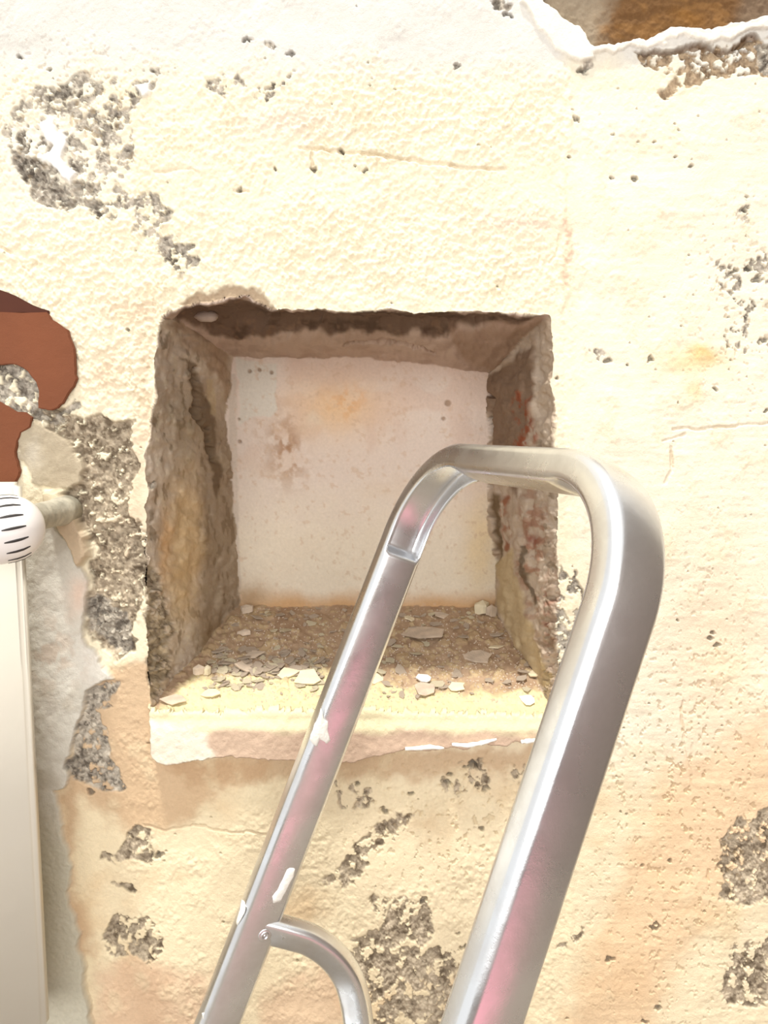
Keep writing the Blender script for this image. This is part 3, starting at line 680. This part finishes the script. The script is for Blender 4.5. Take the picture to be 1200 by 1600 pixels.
R0 = .0325
prof = [(R0*math.sin(t), -R0*math.cos(t)) for t in [math.radians(x) for x in (0, 8, 18, 28, 40, 52, 64, 76, 88)]]+[(R0*.995, .010), (R0*.97, .020), (R0*.92, .030), (R0*.82, .038), (R0*.60, .043), (R0*.3, .045), (0, .0455)]
knob = lathe('knob', prof, kc_, ax, M_KNOB, valve, 64)
t_ = Vector((0, 0, 1)).cross(ax).normalized(); b_ = ax.cross(t_)
def dome(ang, h):   # point on the head's side at height h along its axis
    hs_ = [p[1] for p in prof]; r = float(np.interp(h, hs_, [p[0] for p in prof]))
    return kc_+ax*h+(t_*math.cos(ang)+b_*math.sin(ang))*r
for kk in range(17):
    a = 2*math.pi*kk/17+.1
    V = []; Fc = []; n = 11
    for i in range(n):
        h = -.014+.021*i/(n-1); wv_ = .0013*math.sin(math.pi*(.06+.88*i/(n-1)))**.6
        p = dome(a, h); q2 = dome(a+.01, h); d = (q2-p).normalized(); up = (p-kc_).normalized()
        V += [p-d*wv_-up*.0012, p-d*wv_+up*.00035, p+d*wv_+up*.00035, p+d*wv_-up*.0012]
    for i in range(n-1):
        for s in range(4): Fc.append((i*4+s, i*4+(s+1) % 4, i*4+4+(s+1) % 4, i*4+4+s))
    Fc += [(0, 1, 2, 3), tuple(range(n*4-4, n*4))]
    keep(obj('groove', V, Fc, M_SLOT), knob)
pc = Vector(at(104, 797, D)); pe = Vector((pc.x, kc_.y+.014, pc.z))
Lp = (pc-pe).length; axp = (pc-pe).normalized()
lathe('pipe', [(.0125, 0), (.0135, .004), (.0135, .02), (.0155, .022), (.0160, .045), (.0145, .05), (.0150, Lp-.03), (.0165, Lp-.02), (.0175, Lp+.004)], pe, axp, M_PIPE, valve, 24)
# ============================================================ aluminium stepladder
Bc = np.array([[0.3445, 0.3461, -0.8727], [-0.1055, 0.9379, 0.3304], [0.9329, -0.0218, 0.3596]])
R3 = np.stack([RGT, UPV, BCK], 1)
Bw = R3@Bc; U_, V_, N_ = Bw[:, 0], Bw[:, 1], Bw[:, 2]
T_o = CAM+R3@np.array([-.0401, -.1333, -.7288])
LS, LR, LV, LT, LW, LSP = .3329, .0851, .206, .0233, .0428, .0382
def lad(u, v, n=0.0): return T_o+U_*u+V_*v+N_*n
def hoop_path():
    pts = []
    vlow = -(T_o[2]-FLOOR_Z)/V_[2]
    v0 = LV-LR
    for v in np.linspace(vlow+.03, -.62, 6)[:-1]: pts.append((-LSP*(v0-v), v, 'L'))
    for v in np.linspace(-.62, v0, 280): pts.append((-LSP*(v0-v), v, 'L'))
    for a in np.linspace(0, math.pi/2, 64)[1:]: pts.append((LR-LR*math.cos(a), v0+LR*math.sin(a), 'B'))
    for x in np.linspace(LR, LS-LR, 16)[1:]: pts.append((x, LV, 'T'))
    for a in np.linspace(0, math.pi/2, 64)[1:]: pts.append((LS-LR+LR*math.sin(a), LV-LR+LR*math.cos(a), 'C'))
    for v in np.linspace(v0, -.62, 280)[1:]: pts.append((LS+LSP*(v0-v), v, 'R'))
    for v in np.linspace(-.62, vlow+.03, 6)[1:]: pts.append((LS+LSP*(v0-v), v, 'R'))
    return pts
ladder = empty('stepladder', (T_o[0], T_o[1], FLOOR_Z)); tag(ladder, 'aluminium stepladder with a bent tube handrail and paint splashes in front of the niche', 'ladder')
def rprof(t, w, r, nseg=5, sub=7):
    """rounded rectangle: a along thickness (outward), b along width; centred"""
    c = []
    for cx, cy, a0 in ((t/2-r, w/2-r, 0), (-t/2+r, w/2-r, 90), (-t/2+r, -w/2+r, 180), (t/2-r, -w/2+r, 270)):
        for i in range(nseg+1):
            a = math.radians(a0+90*i/nseg); c.append((cx+r*math.cos(a), cy+r*math.sin(a)))
    out = []
    for p, q in zip(c, c[1:]+c[:1]):
        L_ = math.hypot(q[0]-p[0], q[1]-p[1]); n = sub if L_ > w*.3 else 1
        for i in range(n): out.append((p[0]+(q[0]-p[0])*i/n, p[1]+(q[1]-p[1])*i/n))
    return out
hp = hoop_path(); PR = rprof(LT, LW, .0062, 5, 15)
V = []; Fc = []; m_ = len(PR)
arcL = 0; s_list = [0]
for i in range(1, len(hp)): s_list.append(s_list[-1]+math.hypot(hp[i][0]-hp[i-1][0], hp[i][1]-hp[i-1][1]))
sA = s_list[[i for i, q in enumerate(hp) if q[2] == 'B'][0]]; sB = s_list[[i for i, q in enumerate(hp) if q[2] == 'B'][-1]]
sC = s_list[[i for i, q in enumerate(hp) if q[2] == 'C'][0]]; sD = s_list[[i for i, q in enumerate(hp) if q[2] == 'C'][-1]]
for i, (u, v, tg_) in enumerate(hp):
    a = hp[max(i-1, 0)]; b = hp[min(i+1, len(hp)-1)]
    tx, tv = b[0]-a[0], b[1]-a[1]; L_ = math.hypot(tx, tv); tx /= L_; tv /= L_
    ou, ov = -tv, tx            # outward (left of travel direction: for the left rail going up, outward is -u)
    s = s_list[i]
    for pa, pb in PR:
        if abs(pa) > LT/2-.0005: pa += math.copysign(.0022*(1-(pb/(LW/2))**2), pa)
        # tube flattened at the bends: the inner face is pressed in with a rounded pocket
        if pa < 0:
            for s0, s1, dpp in ((sA-.020, sB+.004, .0150), (sC-.002, sD+.016, .0070)):
                mid = (s0+s1)/2; hl = (s1-s0)/2; x_ = abs(s-mid)/hl
                if x_ < 1:
                    cap = min(1, (1-x_)*hl/.009); cap = math.sin(cap*math.pi/2)
                    e = 1-(abs(pb)/(LW*.42))**4
                    if e > 0: pa = pa+dpp*min(1, e*1.9)*cap*min(1, (-pa)/(LT/2)*1.0)
        P = lad(u, v, -LW/2+pb)+(U_*ou+V_*ov)*pa
        V.append(P)
nh = len(hp)
for i in range(nh-1):
    for j in range(m_): Fc.append((i*m_+j, i*m_+(j+1) % m_, (i+1)*m_+(j+1) % m_, (i+1)*m_+j))
Fc.append(tuple(range(m_))); Fc.append(tuple(range((nh-1)*m_, nh*m_)))
keep(obj('handrail', V, Fc, M_ALU), ladder)
def sweep(name, path, wid, updir, t, w_, r, mt, parent):
    """tube along 3D points; 'updir' gives the profile's width axis"""
    PR2 = rprof(t, w_, r, 4, 3); V = []; Fc = []; n = len(PR2); wd = Vector(updir).normalized()
    for i, p in enumerate(path):
        a = Vector(path[max(i-1, 0)]); b = Vector(path[min(i+1, len(path)-1)]); tg = (b-a).normalized()
        sd_ = tg.cross(wd).normalized(); w2 = sd_.cross(tg).normalized()
        for pa, pb in PR2: V.append(Vector(p)+sd_*pa+w2*pb)
    for i in range(len(path)-1):
        for j in range(n): Fc.append((i*n+j, i*n+(j+1) % n, (i+1)*n+(j+1) % n, (i+1)*n+j))
    Fc.append(tuple(range(n))); Fc.append(tuple(range((len(path)-1)*n, len(path)*n)))
    o = obj(name, V, Fc, mt)
    if parent is not None: keep(o, parent)
    return o
def spline(P, n=10):
    P = [Vector(p) for p in P]; out = []
    Q_ = [P[0]*2-P[1]]+P+[P[-1]*2-P[-2]]
    for i in range(1, len(Q_)-2):
        a, b, c, d = Q_[i-1:i+3]
        for s in range(n):
            t = s/n; out.append(.5*((2*b)+(c-a)*t+(2*a-5*b+4*c-d)*t*t+(3*b-a-3*c+d)*t**3))
    out.append(P[-1]); return out
# rear leg: bent tube bolted to the rail, arching back and down to the floor
def on_rail(y_target, face):    # v where the rail's inner face passes photo row y
    lo, hi = -1.2, .1
    for _ in range(50):
        m = (lo+hi)/2; u = -LSP*(LV-LR-m)
        if project(lad(u+face, m, -LW*.5))[1] > y_target: lo = m
        else: hi = m
    return (lo+hi)/2, -LSP*(LV-LR-(lo+hi)/2)
vr, ur = on_rail(1456, LT/2)
base = lad(ur, vr, -LW*.5)
dd = -(base-CAM)[1]*-1
bd = base[1]+D
leg = [base-0*U_, at(455, 1459, bd+.004), at(487, 1470, bd+.008), at(518, 1492, bd+.012), at(541, 1522, bd+.016), at(553, 1556, bd+.018), at(560, 1600, bd+.020), at(568, 1680, bd+.022)]
last = leg[-1]; leg.append(np.array([last[0]+.02, last[1]+.01, last[2]-.25])); leg.append(np.array([last[0]+.06, last[1]+.02, FLOOR_Z+.008]))
sp = spline(leg, 8)
sweep('rear_leg', sp, None, (0.25, 1, .12), .0305, .020, .006, M_ALU, ladder)
off = U_*(LS+.06); off[2] = 0
leg2 = [Vector(p)+Vector(off) for p in leg]; leg2[0] = Vector(lad(LS-ur, vr, -LW*.5))
sweep('rear_leg', spline(leg2, 8), None, (0.25, 1, .12), .0305, .020, .006, M_ALU, ladder)
# treads, below the frame
for kk, vv in enumerate((-.78, -1.02)):
    if T_o[2]+V_[2]*vv < FLOOR_Z+.08: continue
    u0 = -LSP*(LV-LR-vv)+LT/2; u1 = LS+LSP*(LV-LR-vv)-LT/2
    a = lad(u0, vv, -LW/2); b = lad(u1, vv, -LW/2)
    sweep('tread', [a, b], None, N_, .022, .075, .004, M_ALU, ladder)
for side_, uu in ((0, lambda v: -LSP*(LV-LR-v)), (1, lambda v: LS+LSP*(LV-LR-v))):
    vl = -(T_o[2]-FLOOR_Z)/V_[2]
    a = lad(uu(vl+.05), vl+.05, -LW/2); c = lad(uu(vl), vl, -LW/2); c[2] = FLOOR_Z+.001
    sweep('rubber_foot', [a, c], None, N_, LT+.008, LW+.008, .007, M_SLOT, ladder)
# bolt through rail and rear leg
vb, ub = on_rail(1458, LT/2)
bc = lad(ub+LT/2, vb, -LW*.28)
lo, hi = -LW, 0
for _ in range(40):
    m = (lo+hi)/2
    if project(lad(ub+LT/2, vb, m))[0] > 413: lo = m
    else: hi = m
bc = lad(ub+LT/2+.0021, vb, (lo+hi)/2)
bolt = lathe('bolt', [(.0042, -.002), (.0046, .0006), (.0040, .0016), (.0026, .0018), (.0024, .0009), (.0012, .0009), (.0010, .0015), (0, .0016)], bc, U_, M_ALU, ladder, 20)
lathe('washer', [(.0066, -.001), (.0066, .0005), (.0060, .0008), (.0045, .0008)], bc, U_, M_ALU, bolt, 24)
# white paint splashes on the rail faces
def on_face(x_, y_, p0, nrm):
    d = ray(x_, y_); t = ((p0-CAM)@nrm)/(d@nrm); return CAM+d*t
def splash(pts, p0, nrm, seed, parent=ladder):
    pts = ragged(pts, 1.0, seed, 2); b = [on_face(a, c, p0, nrm) for a, c in pts]; cen = np.mean(b, 0); n = len(b)
    V = [p-nrm*.0004 for p in b]+[p+nrm*.0005 for p in b]+[cen+(p-cen)*.8+nrm*.0011 for p in b]+[cen+nrm*.0012]
    Fc = []
    for L_ in (0, 1):
        for i in range(n): Fc.append((L_*n+i, L_*n+(i+1) % n, (L_+1)*n+(i+1) % n, (L_+1)*n+i))
    for i in range(n): Fc.append((2*n+i, 2*n+(i+1) % n, 3*n))
    keep(obj('paint_splash', V, Fc, M_WHITE), parent)
vs, us = on_rail(1130, LT/2)
axis_dir = lad(us+.1*LSP+LT/2, vs+.1, 0)-lad(us+LT/2, vs, 0); fn = np.cross(N_, axis_dir); fn /= np.linalg.norm(fn)
if fn@U_ < 0: fn = -fn
f0 = lad(us+LT/2, vs, -LW/2)+fn*.0021
splash([(502, 1106), (505, 1122), (513, 1128), (511, 1140), (517, 1156), (511, 1162), (500, 1155), (495, 1167), (489, 1162), (483, 1155), (488, 1140), (496, 1124)], f0, fn, 1)
splash([(448, 1358), (460, 1357), (459, 1368), (450, 1386), (441, 1400), (440, 1409), (427, 1410), (426, 1402), (434, 1390), (441, 1374)], f0, fn, 2)
splash([(316, 1583), (319, 1583), (319, 1592), (316, 1592)], f0, fn, 3)
ff = lad(us, vs, 0)
splash([(378, 1406), (383, 1410), (381, 1426), (372, 1446), (369, 1440), (375, 1424)], ff, N_, 4)

# ============================================================ the rest of the room (behind and beside the camera)
M_FL = mat('screed', col=(.20, .17, .135), rough=.85, var=.2, vscale=4, bump=[(60, .002)])
M_RM = mat('room_plaster', col=(.20, .165, .14), rough=.9, var=.15, vscale=2, bump=[(90, .002)])
def slab(name, a, b, mt):
    V = [(x, y, z_) for x in (a[0], b[0]) for y in (a[1], b[1]) for z_ in (a[2], b[2])]
    o = obj(name, V, [(0, 1, 3, 2), (4, 5, 7, 6), (0, 1, 5, 4), (2, 3, 7, 6), (0, 2, 6, 4), (1, 3, 7, 5)], mt, None, False); tag(o, kind='structure'); return o
slab('floor', (-1.7, -3.0, FLOOR_Z-.05), (1.9, .02, FLOOR_Z), M_FL)
# wall behind the camera, open above where the added fill light stands
slab('wall_back', (-1.7, -3.05, FLOOR_Z), (1.9, -3.0, -.35), M_RM)
slab('wall_right', (1.5, -3.0, FLOOR_Z), (1.6, .0, 1.3), M_RM)
# a pink sheet added out of view, to give the ladder its pink reflections
V = []; Fc = []; n = 24; q = random.Random(2)
for i in range(n+1):
    for j in range(n+1):
        t = i/n; u = j/n; cx = -.05+1.40*t; cy = -1.22-.28*t
        V.append((cx+.06*math.sin(j*.8)*(u-.5), cy-1.15*u+.05*math.sin(i*.7), FLOOR_Z+.006+.008*(1+math.sin(i*1.1+j*.6))*q.uniform(.6, 1)))
for i in range(n):
    for j in range(n): b0 = i*(n+1)+j; Fc.append((b0, b0+1, b0+n+2, b0+n+1))
M_PINK = mat('pink_reflection_cloth', col=(.52, .22, .26), rough=.9, var=.1)
o = obj('reflection_sheet', V, Fc, M_PINK); tag(o, 'crumpled dusty pink sheet added out of view for the rail reflections', 'sheet')
